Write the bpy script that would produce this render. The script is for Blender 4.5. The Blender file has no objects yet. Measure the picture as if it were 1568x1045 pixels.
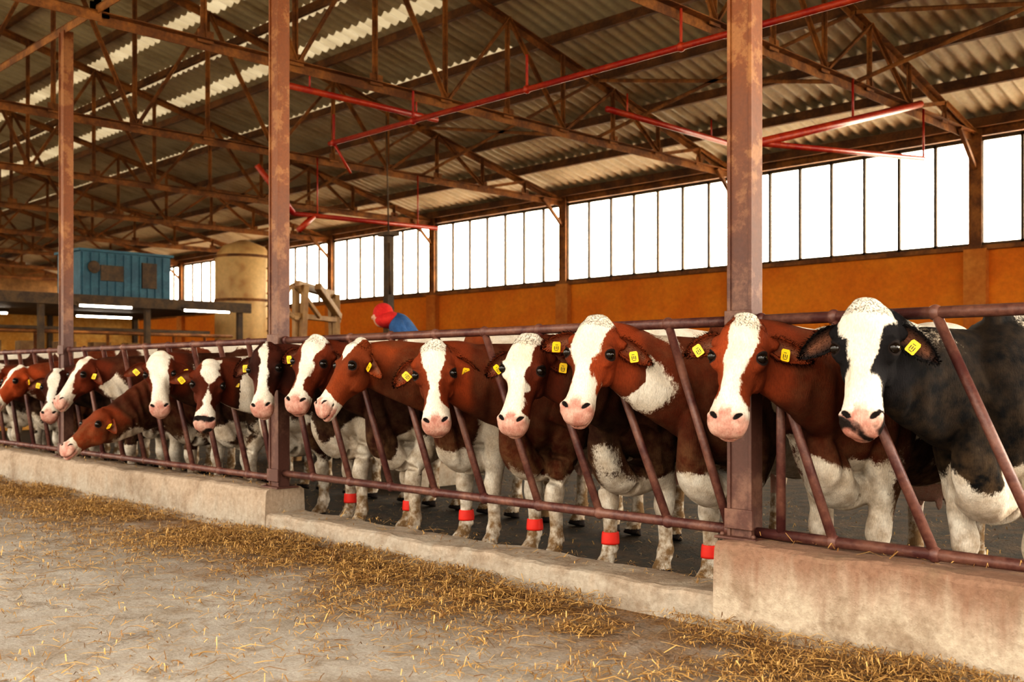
import bpy, bmesh, math, random
import numpy as np
from mathutils import Vector, Matrix
rng = np.random.default_rng(7); random.seed(7)
scene = bpy.context.scene
H = 1.25
# ------------------------------------------------------------------ materials
def nt(name):
    m = bpy.data.materials.new(name); m.use_nodes = True
    t = m.node_tree; b = t.nodes['Principled BSDF']
    return m, t, b
def N(t, typ, **kw):
    n = t.nodes.new(typ)
    for k, v in kw.items():
        if k in n.inputs: n.inputs[k].default_value = v
        else: setattr(n, k, v)
    return n
def rgba(c): return (c[0], c[1], c[2], 1)
def noise(t, scale, detail=5, rough=.6, coord='Object', stretch=None):
    tc = t.nodes.new('ShaderNodeTexCoord')
    src = tc.outputs[coord]
    if stretch:
        mp = t.nodes.new('ShaderNodeMapping'); mp.inputs['Scale'].default_value = stretch
        t.links.new(src, mp.inputs['Vector']); src = mp.outputs['Vector']
    n = t.nodes.new('ShaderNodeTexNoise'); n.inputs['Scale'].default_value = scale
    n.inputs['Detail'].default_value = detail; n.inputs['Roughness'].default_value = rough
    t.links.new(src, n.inputs['Vector'])
    return n
def ramp(t, src, a, b, c1=(0,0,0), c2=(1,1,1)):
    r = t.nodes.new('ShaderNodeValToRGB')
    r.color_ramp.elements[0].position = a; r.color_ramp.elements[1].position = b
    r.color_ramp.elements[0].color = rgba(c1); r.color_ramp.elements[1].color = rgba(c2)
    t.links.new(src, r.inputs['Fac']); return r.outputs['Color']
def mix(t, fac, a, b, mode='MIX'):
    m = t.nodes.new('ShaderNodeMix'); m.data_type = 'RGBA'; m.blend_type = mode
    for sock, val in ((m.inputs[0], fac), (m.inputs[6], a), (m.inputs[7], b)):
        if hasattr(val, 'is_output'): t.links.new(val, sock)
        elif isinstance(val, (int, float)): sock.default_value = val
        else: sock.default_value = rgba(val)
    return m.outputs[2]
def math_n(t, op, a, b=0.0, c=None):
    m = t.nodes.new('ShaderNodeMath'); m.operation = op
    for i, v in enumerate((a, b) if c is None else (a, b, c)):
        if hasattr(v, 'is_output'): t.links.new(v, m.inputs[i])
        else: m.inputs[i].default_value = v
    return m.outputs[0]
def pmat(name, c1, c2, scale=6, rough=.7, bump=.2, metallic=0, a=.4, b=.62, stretch=None, fine=None, dist=.01):
    m, t, B = nt(name)
    n = noise(t, scale, 6, .65, stretch=stretch)
    col = mix(t, ramp(t, n.outputs['Fac'], a, b), c1, c2)
    n2 = noise(t, fine or scale*8, 4, .6)
    col = mix(t, .35, col, ramp(t, n2.outputs['Fac'], .3, .7, (.45,.45,.45), (1,1,1)), 'MULTIPLY')
    t.links.new(col, B.inputs['Base Color'])
    B.inputs['Roughness'].default_value = rough; B.inputs['Metallic'].default_value = metallic
    if bump:
        bp = N(t, 'ShaderNodeBump', Strength=bump, Distance=dist)
        t.links.new(n2.outputs['Fac'], bp.inputs['Height']); t.links.new(bp.outputs[0], B.inputs['Normal'])
    return m
def flat(name, c, rough=.6, metallic=0, emit=None, es=0):
    m, t, B = nt(name)
    n = noise(t, 25, 3)
    col = mix(t, .2, c, ramp(t, n.outputs['Fac'], .3, .7, (.5,.5,.5), (1,1,1)), 'MULTIPLY')
    t.links.new(col, B.inputs['Base Color'])
    B.inputs['Roughness'].default_value = rough; B.inputs['Metallic'].default_value = metallic
    if emit:
        B.inputs['Emission Color'].default_value = rgba(emit); B.inputs['Emission Strength'].default_value = es
    return m
M_rust = pmat('rusty_steel', (.14,.048,.010), (.32,.13,.028), 3, .7, .3)
M_purlin = pmat('purlin_steel', (.09,.032,.008), (.19,.075,.018), 3, .7, .2)
M_rail = pmat('painted_rail', (.085,.028,.025), (.19,.09,.065), 5, .45, .25)
M_dark = pmat('dark_frame', (.06,.035,.02), (.12,.07,.03), 5, .7, .1)
M_redp = pmat('red_pipe', (.34,.014,.008), (.45,.06,.015), 4, .4, .1)
M_wall = pmat('orange_wall', (.66,.19,.010), (.74,.26,.018), .9, .85, .2, fine=14)
M_wallp = pmat('pilaster', (.50,.16,.02), (.58,.24,.05), 1.5, .85, .2)
M_gable = pmat('gable_wall', (.20,.10,.035), (.30,.16,.06), 1.5, .85, .2)
M_beige = pmat('tank_cream', (.70,.46,.21), (.38,.15,.04), 1.6, .6, .2, a=.5, b=.7)
M_blue = pmat('blue_paint', (.018,.085,.13), (.035,.13,.18), 3, .5, .1)
M_tan = pmat('tan_metal', (.34,.20,.08), (.22,.11,.04), 5, .6, .1)
M_yellowwall = pmat('ochre_wall', (.60,.28,.05), (.70,.40,.12), 2, .8, .1)
M_tube = flat('fluorescent_tube', (1,1,1), .4, 0, (1,.93,.8), 25)
M_skin = flat('skin', (.55,.3,.2), .5)
M_redc = pmat('red_cloth', (.5,.02,.02), (.6,.04,.03), 8, .9, .2)
M_bluec = pmat('blue_cloth', (.03,.09,.22), (.05,.13,.3), 8, .9, .2)
M_boot = flat('boot', (.02,.02,.02), .5)

def post_mat():
    m, t, B = nt('post_finish')
    tc = t.nodes.new('ShaderNodeTexCoord'); sp = t.nodes.new('ShaderNodeSeparateXYZ')
    t.links.new(tc.outputs['Object'], sp.inputs[0])
    n = noise(t, 4, 7, .7); n2 = noise(t, 45, 4)
    z = math_n(t, 'ADD', sp.outputs['Z'], math_n(t, 'MULTIPLY', n.outputs['Fac'], 1.6))
    f = ramp(t, math_n(t, 'MULTIPLY', z, .2), .50, .74)
    lo = mix(t, ramp(t, n.outputs['Fac'], .5, .62), (.105,.045,.033), (.19,.10,.07))
    hi = mix(t, ramp(t, n.outputs['Fac'], .52, .58), (.20,.058,.009), (.30,.125,.038))
    col = mix(t, f, lo, hi)  # blends from purple-brown low down to orange-brown higher up
    col = mix(t, .4, col, ramp(t, n2.outputs['Fac'], .3, .7, (.45,.45,.45), (1,1,1)), 'MULTIPLY')
    t.links.new(col, B.inputs['Base Color']); B.inputs['Roughness'].default_value = .55
    bp = N(t, 'ShaderNodeBump', Strength=.3, Distance=.01)
    t.links.new(n.outputs['Fac'], bp.inputs['Height']); t.links.new(bp.outputs[0], B.inputs['Normal'])
    return m
M_post = post_mat()

def floor_mat():
    m, t, B = nt('concrete_floor')
    tc = t.nodes.new('ShaderNodeTexCoord'); sp = t.nodes.new('ShaderNodeSeparateXYZ')
    t.links.new(tc.outputs['Object'], sp.inputs[0])
    n1 = noise(t, .8, 6, .65); n2 = noise(t, 6, 6, .7); n3 = noise(t, 60, 4, .7); n4 = noise(t, 1.4, 6, .7); n5 = noise(t, 2.6, 7, .75)
    col = mix(t, ramp(t, n1.outputs['Fac'], .35, .65), (.355,.325,.29), (.46,.425,.38))
    col = mix(t, ramp(t, n5.outputs['Fac'], .42, .66), col, (.29,.25,.205))
    col = mix(t, ramp(t, n2.outputs['Fac'], .52, .70), col, (.25,.19,.135))
    col = mix(t, .6, col, ramp(t, n3.outputs['Fac'], .35, .65, (.55,.5,.45), (1.05,1.05,1.05)), 'MULTIPLY')
    yy = math_n(t, 'ADD', sp.outputs['Y'], math_n(t, 'MULTIPLY', n4.outputs['Fac'], 2.2))
    dirt = ramp(t, math_n(t, 'MULTIPLY', yy, .1), .42, .51)
    dirt2 = mix(t, 1.0, dirt, ramp(t, n2.outputs['Fac'], .30, .56, (.25,.25,.25), (1,1,1)), 'MULTIPLY')
    dcol = mix(t, ramp(t, n3.outputs['Fac'], .42, .58), (.10,.05,.018), (.28,.155,.06))
    col = mix(t, dirt2, col, dcol)
    v = t.nodes.new('ShaderNodeTexVoronoi'); v.feature = 'DISTANCE_TO_EDGE'; v.inputs['Scale'].default_value = .45
    mp = t.nodes.new('ShaderNodeVectorMath'); mp.operation = 'ADD'
    sc = t.nodes.new('ShaderNodeVectorMath'); sc.operation = 'SCALE'; sc.inputs['Scale'].default_value = .5
    t.links.new(n2.outputs['Color'], sc.inputs[0]); t.links.new(tc.outputs['Object'], mp.inputs[0]); t.links.new(sc.outputs[0], mp.inputs[1])
    t.links.new(mp.outputs[0], v.inputs['Vector'])
    crack = ramp(t, v.outputs['Distance'], .0, .006, (.55,.5,.45), (1,1,1))
    col = mix(t, 1.0, col, crack, 'MULTIPLY')
    t.links.new(col, B.inputs['Base Color']); B.inputs['Roughness'].default_value = .85
    bp = N(t, 'ShaderNodeBump', Strength=.7, Distance=.015)
    hsum = math_n(t, 'ADD', n2.outputs['Fac'], math_n(t, 'MULTIPLY', n3.outputs['Fac'], .5))
    t.links.new(hsum, bp.inputs['Height']); t.links.new(bp.outputs[0], B.inputs['Normal'])
    return m
M_floor = floor_mat()
M_pen = pmat('pen_muck', (.022,.014,.008), (.08,.048,.02), 5, .85, .8, fine=40, dist=.03)
M_ground = pmat('outside_ground', (.10,.12,.05), (.18,.16,.09), .5, .9, .2)
M_bounce = pmat('bounce_pale', (.70,.64,.54), (.80,.74,.64), .5, .9, .2)  # pale colour for the unseen slab that reflects light upward
def curb_mat(name, lo, hi, ztop):
    m, t, B = nt(name)
    tc = t.nodes.new('ShaderNodeTexCoord'); sp = t.nodes.new('ShaderNodeSeparateXYZ')
    t.links.new(tc.outputs['Object'], sp.inputs[0])
    n1 = noise(t, 3, 7, .7); n2 = noise(t, 30, 5, .7); n3 = noise(t, 5, 5, .6, stretch=(1.6,1,.25))
    z = math_n(t, 'ADD', math_n(t, 'DIVIDE', sp.outputs['Z'], ztop), math_n(t, 'MULTIPLY', math_n(t, 'SUBTRACT', n3.outputs['Fac'], .5), 1.3))
    col = mix(t, ramp(t, z, .35, .9), lo, hi)
    col = mix(t, ramp(t, n1.outputs['Fac'], .48, .72), col, (.23,.16,.105))
    col = mix(t, .6, col, ramp(t, n2.outputs['Fac'], .3, .7, (.5,.46,.42), (1,1,1)), 'MULTIPLY')
    t.links.new(col, B.inputs['Base Color']); B.inputs['Roughness'].default_value = .85
    bp = N(t, 'ShaderNodeBump', Strength=.8, Distance=.015)
    t.links.new(n2.outputs['Fac'], bp.inputs['Height']); t.links.new(bp.outputs[0], B.inputs['Normal'])
    return m
M_curb = curb_mat('curb_concrete', (.40,.345,.28), (.42,.33,.25), .3)
M_curbR = curb_mat('curb_concrete_stained', (.50,.42,.33), (.29,.175,.12), .43)

def roof_mat():
    m, t, B = nt('corrugated_sheet')
    n = noise(t, 2.0, 6, .65, stretch=(1,.25,1)); n2 = noise(t, 12, 4)
    col = mix(t, ramp(t, n.outputs['Fac'], .45, .75), (.52,.43,.30), (.28,.19,.10))
    col = mix(t, .3, col, ramp(t, n2.outputs['Fac'], .3, .7, (.5,.5,.5), (1,1,1)), 'MULTIPLY')
    t.links.new(col, B.inputs['Base Color']); B.inputs['Roughness'].default_value = .42
    return m
M_roof = roof_mat()
def lit_band_mat():  # pale translucent material imitating bands of reflected light under the roof
    m, t, B = nt('lit_band_sheet')
    n = noise(t, 3, 5, stretch=(1,.3,1))
    out = t.nodes['Material Output']
    tr = t.nodes.new('ShaderNodeBsdfTranslucent'); mx = t.nodes.new('ShaderNodeMixShader'); mx.inputs[0].default_value = .07
    t.links.new(ramp(t, n.outputs['Fac'], .3, .7, (.5,.42,.3), (.85,.76,.58)), tr.inputs['Color'])
    B.inputs['Base Color'].default_value = (.42,.35,.24,1)
    t.links.new(B.outputs[0], mx.inputs[1]); t.links.new(tr.outputs[0], mx.inputs[2]); t.links.new(mx.outputs[0], out.inputs[0])
    return m
M_litband = lit_band_mat()
def glass_mat():
    m, t, B = nt('window_glass')
    out = t.nodes['Material Output']
    tr = t.nodes.new('ShaderNodeBsdfTransparent'); tr.inputs[0].default_value = (.93,.93,.9,1)
    gl = t.nodes.new('ShaderNodeBsdfGlossy'); gl.inputs['Roughness'].default_value = .1
    mx = t.nodes.new('ShaderNodeMixShader'); mx.inputs[0].default_value = .05
    n = noise(t, 2, 3)
    t.links.new(ramp(t, n.outputs['Fac'], .3, .7, (.88,.88,.85), (.97,.97,.95)), tr.inputs[0])
    t.links.new(tr.outputs[0], mx.inputs[1]); t.links.new(gl.outputs[0], mx.inputs[2]); t.links.new(mx.outputs[0], out.inputs[0])
    return m
M_glass = glass_mat()
def straw_mat():
    m, t, B = nt('straw')
    at = t.nodes.new('ShaderNodeAttribute'); at.attribute_name = 'rnd'
    t.links.new(ramp(t, at.outputs['Fac'], 0, 1, (.13,.055,.015), (.58,.37,.14)), B.inputs['Base Color'])
    B.inputs['Roughness'].default_value = .6
    return m
M_straw = straw_mat()
def hide_mat():
    m, t, B = nt('cow_hide')
    def att(n):
        a = t.nodes.new('ShaderNodeAttribute'); a.attribute_name = n; return a
    base = att('base'); wf = att('wf'); pf = att('pf'); df = att('df'); gp = att('grime')
    n1 = noise(t, 45, 5, .7); n2 = noise(t, 5, 5, .6); n3 = noise(t, 170, 4, .7, stretch=(1,1,.28)); n4 = noise(t, 14, 4)
    w = math_n(t, 'ADD', wf.outputs['Fac'], math_n(t, 'MULTIPLY', math_n(t, 'SUBTRACT', n1.outputs['Fac'], .5), .6))
    w = math_n(t, 'ADD', w, math_n(t, 'MULTIPLY', math_n(t, 'SUBTRACT', n4.outputs['Fac'], .5), .6))
    w = math_n(t, 'ADD', w, math_n(t, 'MULTIPLY', math_n(t, 'SUBTRACT', n3.outputs['Fac'], .5), .5))
    wfac = ramp(t, math_n(t, 'ADD', w, .5), .40, .60)
    bcol = mix(t, ramp(t, n2.outputs['Fac'], .35, .7), base.outputs['Color'], mix(t, 1.0, base.outputs['Color'], (1.5,1.4,1.3), 'MULTIPLY'))
    wcol = mix(t, ramp(t, n2.outputs['Fac'], .4, .75), (.76,.70,.61), (.66,.55,.43))
    col = mix(t, wfac, bcol, wcol)
    g = math_n(t, 'MULTIPLY', gp.outputs['Fac'], ramp(t, n4.outputs['Fac'], .35, .65))
    col = mix(t, g, col, (.24,.15,.075))
    p = math_n(t, 'ADD', pf.outputs['Fac'], math_n(t, 'MULTIPLY', math_n(t, 'SUBTRACT', n1.outputs['Fac'], .5), .9))
    col = mix(t, ramp(t, math_n(t, 'ADD', p, .5), .2, 1.0), col, mix(t, ramp(t, n4.outputs['Fac'], .38, .62), (.44,.205,.16), (.60,.38,.31)))
    d = math_n(t, 'ADD', df.outputs['Fac'], math_n(t, 'MULTIPLY', math_n(t, 'SUBTRACT', n1.outputs['Fac'], .5), .5))
    col = mix(t, ramp(t, math_n(t, 'ADD', d, .5), .3, .7), col, (.022,.014,.012))
    col = mix(t, .55, col, ramp(t, n3.outputs['Fac'], .3, .7, (.5,.5,.5), (1.15,1.15,1.15)), 'MULTIPLY')
    t.links.new(col, B.inputs['Base Color'])
    t.links.new(math_n(t, 'SUBTRACT', .78, math_n(t, 'MULTIPLY', math_n(t, 'MAXIMUM', pf.outputs['Fac'], 0), .30)), B.inputs['Roughness'])
    B.inputs['Specular IOR Level'].default_value = .22
    bp = N(t, 'ShaderNodeBump', Strength=.8, Distance=.007)
    t.links.new(n3.outputs['Fac'], bp.inputs['Height']); t.links.new(bp.outputs[0], B.inputs['Normal'])
    return m
M_hide = hide_mat()
M_eye = flat('cow_eye', (.01,.006,.004), .06)
M_tag = flat('ear_tag_yellow', (.80,.55,.02), .4)
M_ink = flat('tag_ink', (.02,.02,.02), .5)
M_bandr = flat('leg_band_red', (.65,.03,.015), .6)
M_bandw = flat('leg_band_blue', (.05,.2,.3), .6)

# ------------------------------------------------------------------ geometry accumulator
class G:
    def __init__(s): s.v = []; s.f = []; s.m = []; s.n = 0; s.sm = []
    def add(s, v, f, m=0, smooth=False):
        v = np.asarray(v, float); s.v.append(v)
        s.f += [tuple(i + s.n for i in q) for q in f]; s.m += [m]*len(f); s.sm += [smooth]*len(f); s.n += len(v)
    def box(s, c, d, m=0, R=None):
        c = np.array(c, float); d = np.array(d, float)/2
        q = np.array([[x,y,z] for x in (-1,1) for y in (-1,1) for z in (-1,1)], float)*d
        if R is not None: q = q @ np.array(R).T
        s.add(q + c, [(0,1,3,2),(4,6,7,5),(0,4,5,1),(2,3,7,6),(0,2,6,4),(1,5,7,3)], m)
    def beam(s, p0, p1, w, h, m=0, up=(0,0,1)):
        p0 = np.array(p0, float); p1 = np.array(p1, float); d = p1-p0; L = np.linalg.norm(d); d /= L
        up = np.array(up, float)
        if abs(d @ up) > .98: up = np.array([0,1,0.])
        a = np.cross(d, up); a /= np.linalg.norm(a); b = np.cross(a, d)
        R = np.array([a, d, b]).T
        s.box((p0+p1)/2, (w, L, h), m, R)
    def angle(s, p0, p1, w, m=0, th=.01):
        p0 = np.array(p0, float); p1 = np.array(p1, float)
        s.beam(p0, p1, w, th, m)
        d = (p1-p0)/np.linalg.norm(p1-p0); up = np.array([0,0,1.])
        if abs(d @ up) > .98: up = np.array([0,1,0.])
        a = np.cross(d, up); a /= np.linalg.norm(a); b = np.cross(a, d)
        o = a*(w/2-th/2) - b*(w/2)
        s.beam(p0+o, p1+o, th, w, m)
    def pipe(s, pts, r, m=0, n=12):
        pts = [np.array(p, float) for p in pts]
        v, f = tube(pts, [r]*len(pts), [r]*len(pts), None, n, 1, cyl=True)
        s.add(v, f, m, True)
    def build(s, name, mats, bevel=0, parent=None, recalc=True):
        me = bpy.data.meshes.new(name); me.from_pydata(np.concatenate(s.v).tolist(), [], s.f)
        for mt in mats: me.materials.append(mt)
        me.polygons.foreach_set('material_index', s.m); me.polygons.foreach_set('use_smooth', s.sm)
        if recalc:
            bm = bmesh.new(); bm.from_mesh(me); bmesh.ops.recalc_face_normals(bm, faces=bm.faces); bm.to_mesh(me); bm.free()
        me.update()
        o = bpy.data.objects.new(name, me); scene.collection.objects.link(o)
        if bevel:
            b = o.modifiers.new('bevel', 'BEVEL'); b.width = bevel; b.segments = 2; b.limit_method = 'ANGLE'
        if parent: o.parent = parent
        return o
def cr(A, n):
    A = np.asarray(A, float)
    if n <= 1: return A
    P = np.vstack([2*A[0]-A[1], A, 2*A[-1]-A[-2]]); out = []
    for i in range(1, len(P)-2):
        for k in range(n):
            t = k/n
            out.append(.5*((2*P[i]) + (P[i+1]-P[i-1])*t + (2*P[i-1]-5*P[i]+4*P[i+1]-P[i+2])*t*t + (-P[i-1]+3*P[i]-3*P[i+1]+P[i+2])*t**3))
    out.append(A[-1]); return np.array(out)
def ringmesh(rings):
    k = len(rings); n = len(rings[0]); v = np.concatenate(list(rings) + [rings[0].mean(0)[None], rings[-1].mean(0)[None]])
    f = []
    for i in range(k-1):
        for j in range(n):
            a = i*n+j; b = i*n+(j+1) % n; f.append((a, b, b+n, a+n))
    c0 = k*n; c1 = c0+1
    for j in range(n):
        f.append((c0, (j+1) % n, j)); f.append((c1, (k-1)*n+j, (k-1)*n+(j+1) % n))
    return v, f
def tube(path, a, b, side=(1,0,0), n=20, sub=4, under=0., up=(0,.3,1.), cyl=False):
    S = cr(np.column_stack([np.array(path, float), a, b]), sub)
    P = S[:, :3]; T = np.gradient(P, axis=0); T /= np.linalg.norm(T, axis=1)[:, None]+1e-9
    ang = np.linspace(0, 2*np.pi, n, endpoint=False); rings = []; upv = np.array(up, float)
    for i in range(len(P)):
        if side is None:
            s0 = np.array([1,0,0.]) if abs(T[i][0]) < .8 else np.array([0,1,0.])
        else: s0 = np.array(side, float)
        s = s0 - (s0 @ T[i])*T[i]; s /= np.linalg.norm(s); u = np.cross(s, T[i])
        if not cyl and u @ upv < 0: u = -u
        sn = np.sin(ang); aa = S[i,3]*(1-under*np.maximum(0, -sn)**1.2)
        rings.append(P[i] + np.outer(aa*np.cos(ang), s) + np.outer(S[i,4]*sn, u))
    return ringmesh(rings)
def ellipsoid(c, r, R=None, n=16, k=10):
    rings = []
    for i in range(k+1):
        th = .02 + (math.pi-.04)*i/k
        rr = math.sin(th); z = math.cos(th); ang = np.linspace(0, 2*np.pi, n, endpoint=False)
        q = np.column_stack([rr*np.cos(ang), rr*np.sin(ang), np.full(n, z)])*np.array(r)
        if R is not None: q = q @ np.array(R).T
        rings.append(q+np.array(c))
    return ringmesh(rings)
def snoise(P, seed, freq):
    r = np.random.default_rng(seed); out = np.zeros(len(P)); W = P*freq
    wv = np.column_stack([np.sin(W @ r.normal(size=3)*1.3 + r.uniform(0, 6.28)) for _ in range(3)])
    W = W + .6*wv
    for o in range(2):
        for k in range(5):
            d = r.normal(size=3); d /= np.linalg.norm(d)
            out += np.sin((W @ d)*(2.2**o)*2 + r.uniform(0, 6.28))*(.5**o)
    return out/3.2
def sst(a, b, x):
    t = np.clip((x-a)/(b-a), 0, 1); return t*t*(3-2*t)

# ------------------------------------------------------------------ shell
XL, XR = -42., 7.; W = 16.4; YN = -1.5; YP = 4.45; EZ = 5.22; SL = .24
def roofz(y): return EZ + SL*(W-y) if y >= YP else EZ + SL*(W-YP) - SL*(YP-y)
def plane(name, x0, x1, y0, y1, z, mat, th=.2):
    g = G(); g.box(((x0+x1)/2, (y0+y1)/2, z-th/2), (x1-x0, y1-y0, th)); return g.build(name, [mat])
plane('floor', XL, XR, -7.5, 4.35, 0, M_floor)
plane('pen_floor', XL, XR, 4.35, W, 0.0, M_pen)
plane('outside_ground', -110, 90, -70, 90, -.21, M_ground)
plane('bounce_slab', -110, 90, W+.3, 80, -.05, M_bounce, .1)  # added out of view behind the windows to bounce light onto the roof

def curb(name, x0, x1, zt, mat):
    xs = np.linspace(x0, x1, int((x1-x0)/.07)+2); rings = []
    y0, y1 = 4.27, 4.62
    prof = []
    for a, b, k in (((y0-.02,0.0),(y0-.005,zt-.03),5), ((y0+.005,zt-.012),(y0+.03,zt),2), ((y0+.06,zt),(y1-.05,zt),4), ((y1-.01,zt-.02),(y1,0.0),4)):
        for i in range(k):
            t = i/(k-1); prof.append((a[0]+(b[0]-a[0])*t, a[1]+(b[1]-a[1])*t))
    prof = np.array(prof)
    for x in xs:
        q = np.column_stack([np.full(len(prof), x), prof[:,0], prof[:,1]])
        q[:,1] += .008*snoise(q, 3, 3.)+.006*snoise(q, 5, 14.); q[:,2] += (.010*snoise(q, 4, 2.5)+.006*snoise(q, 6, 16.))*(prof[:,1] > .05)
        rings.append(q)
    v, f = ringmesh(rings); g = G(); g.add(v, f, 0, False); return g.build(name, [mat])
curb('feed_curb', -7.02, -2.875, .17, M_curb)
curb('feed_curb', XL, -7.0, .35, M_curb)
curb('feed_curb', -2.88, XR, .43, M_curbR)

TX = [-1.87+4.33*2, -1.87+4.33] + [-1.87-4.33*k for k in range(0, 10)]
SZ, WT = 3.25, 4.92
g = G(); g.box(((XL+XR)/2, W+.1, SZ/2-.1), (XR-XL, .2, SZ+.2)); g.box(((XL+XR)/2, W+.1, 5.05), (XR-XL, .2, .16), 1)
g.box(((XL+XR)/2, W-.03, SZ-.03), (XR-XL, .12, .07), 1)
g.build('wall_back', [M_wall, M_rust])
TXs = sorted([x for x in TX if x < XR])
g = G()
for x in TXs:
    g.box((x, W-.06, 1.6), (.34, .14, 3.2), 1); g.box((x, W-.02, 4.1), (.12, .12, 1.9), 0); g.box((x, W-.1, 4.1), (.2,.012,1.9), 0)
g.build('wall_columns', [M_rust, M_wallp])
ed = [XL] + TXs + [XR]
for i in range(len(ed)-1):
    a, b = ed[i]+.06, ed[i+1]-.06
    if b-a < .4: continue
    g = G(); n = max(1, round((b-a)/.61))
    for k in range(n+1):
        x = a+(b-a)*k/n; g.box((x, W+.02, (SZ+WT)/2), (.045,.06, WT-SZ))
    g.box(((a+b)/2, W+.02, SZ+.03), (b-a,.06,.05)); g.box(((a+b)/2, W+.02, WT), (b-a,.06,.06))
    g.box(((a+b)/2, W+.04, (SZ+WT)/2), (b-a, .008, WT-SZ-.02), 1)
    g.build('window_%d' % (i+1), [M_dark, M_glass])
g = G(); top = roofz(YP)
v = [(XL-.2,YN,-.2),(XL-.2,W+.2,-.2),(XL-.2,W+.2,5.1),(XL-.2,YP,top-.15),(XL-.2,YN,roofz(YN)-.15)]
v += [(XL,p[1],p[2]) for p in v]
g.add(v, [(0,1,2,3,4),(9,8,7,6,5)]+[(i,(i+1)%5,(i+1)%5+5,i+5) for i in range(5)], 0); g.build('wall_left', [M_gable])

per = .21; nx = int((XR+1-(XL-.5))/per*6); xs = np.linspace(XL-.5, XR+1, nx)
zc = .028*np.clip(1.7*np.sin(2*np.pi*xs/per), -1, 1)
strips = [(9.72,10.02),(8.95,9.2),(8.1,8.35),(11.35,11.5)]  # added bands, standing in for window light caught on the sheeting
ys = sorted(set([W+.5, W-1, 14, 12.8, YP, 7, 6, 2, YN-.3] + [q for s in strips for q in s]))
V = []; F = []; Mi = []
for y in ys:
    V.append(np.column_stack([xs, np.full(nx, y), roofz(y)+zc]))
for j in range(len(ys)-1):
    yc = (ys[j]+ys[j+1])/2; instrip = any(a < yc < b for a, b in strips)
    for i in range(nx-1):
        a = j*nx+i; F.append((a, a+1, a+1+nx, a+nx)); Mi.append(1 if instrip and xs[i] < -11.5 else 0)
me = bpy.data.meshes.new('ceiling'); me.from_pydata(np.concatenate(V).tolist(), [], F)
me.materials.append(M_roof); me.materials.append(M_litband); me.polygons.foreach_set('material_index', Mi)
me.polygons.foreach_set('use_smooth', [True]*len(F))
o = bpy.data.objects.new('ceiling', me); scene.collection.objects.link(o)

g = G()
py = [W-.15-1.22*k for k in range(0, 10)] + [YP-.4-1.22*k for k in range(0, 5)]
for y in py:
    z = roofz(y)-.11
    g.box(((XL+.1+XR)/2, y, z), (XR-XL-.1, .015, .16)); g.box(((XL+.1+XR)/2, y+.035, z+.075), (XR-XL-.1, .07, .012)); g.box(((XL+.1+XR)/2, y-.035, z-.075), (XR-XL-.1, .07, .015))
g.build('roof_purlins', [M_purlin])
def truss(x):
    g = G(); zb = 5.0
    def tz(y): return roofz(y)-.24
    for sgn, y0, y1, n in ((1, W-.05, YP, 10), (-1, YN, YP, 5)):
        g.angle((x, y0, zb), (x, y1, zb), .11); g.angle((x-.03, y0, tz(y0)), (x-.03, y1, tz(y1)), .10)
        for k in range(n+1):
            y = y0+(y1-y0)*k/n
            if k or sgn < 0: g.angle((x, y, zb), (x, y, tz(y)), .05)
            if k < n:
                yn = y0+(y1-y0)*(k+1)/n
                if k % 2 == 0: g.angle((x+.02, y, zb), (x+.02, yn, tz(yn)), .05)
                else: g.angle((x+.02, y, tz(y)), (x+.02, yn, zb), .05)
            g.box((x, y, zb+.03), (.012, .2, .14))
    g.beam((x, W-.1, 4.45), (x, W-.7, 4.98), .06, .06)
    g.build('roof_truss', [M_rust])
for x in TXs: truss(x)
g = G()
g.angle((XL+.3, YP, 5.06), (XR-.3, YP, 5.06), .09)
for y in (12.4,):
    for a, b in zip(TXs[:-1], TXs[1:]):
        g.angle((a, y, 5.03), (b, y, roofz(y)-.25), .05); g.angle((a, y, roofz(y)-.25), (b, y, 5.03), .05)
g.build('sway_bracing', [M_rust])

PX = [-2.815+4.29*k for k in (2,1,0,-1,-2,-3,-4,-5,-6,-7,-8)]
for x in PX:
    g = G(); zb = .43 if x > -3 else .35
    g.box((x, YP, (zb+5.0)/2), (.135, .10, 5.0-zb))
    for s in (-1, 1):
        g.box((x+s*.061, YP-.054, (zb+5.0)/2), (.02, .012, 5.0-zb))
    g.box((x, YP, zb+.006), (.24, .2, .014)); g.box((x, YP-.06, 1.52), (.16,.02,.1)); g.box((x,YP-.06,zb+.1),(.16,.02,.1))
    for s in (-1, 1): g.add(*ellipsoid((x+s*.09, YP-.07, zb+.02), (.012,.012,.012)), 0)
    g.build('steel_post', [M_post], bevel=.004)
SP = 4.29/9
for i in range(len(PX)-1):
    xr, xl = PX[i], PX[i+1]
    if xr < -40: continue
    g = G(); zb = .465
    if i >= 3: zb = .42
    yF = YP
    g.pipe([(xl+.068, yF, 1.52), (xr-.068, yF, 1.52)], .027); g.pipe([(xl+.068, yF, zb), (xr-.068, yF, zb)], .027)
    for k in range(0, 9):
        xb = xr - SP*k
        xt = xb-SP
        if k == 0: xb -= .09
        if k == 8: xt += .09
        g.pipe([(xb, yF, zb), (xt, yF, 1.52)], .023)
        g.add(*ellipsoid((xb, yF, zb), (.034,.034,.036)), 0, True); g.add(*ellipsoid((xt, yF, 1.52), (.034,.034,.036)), 0, True)
    if i == 1: g.pipe([(xl+.2, yF, zb), (xl+.2, yF, 1.52)], .023)
    g.build('feed_fence', [M_rail])

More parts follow.
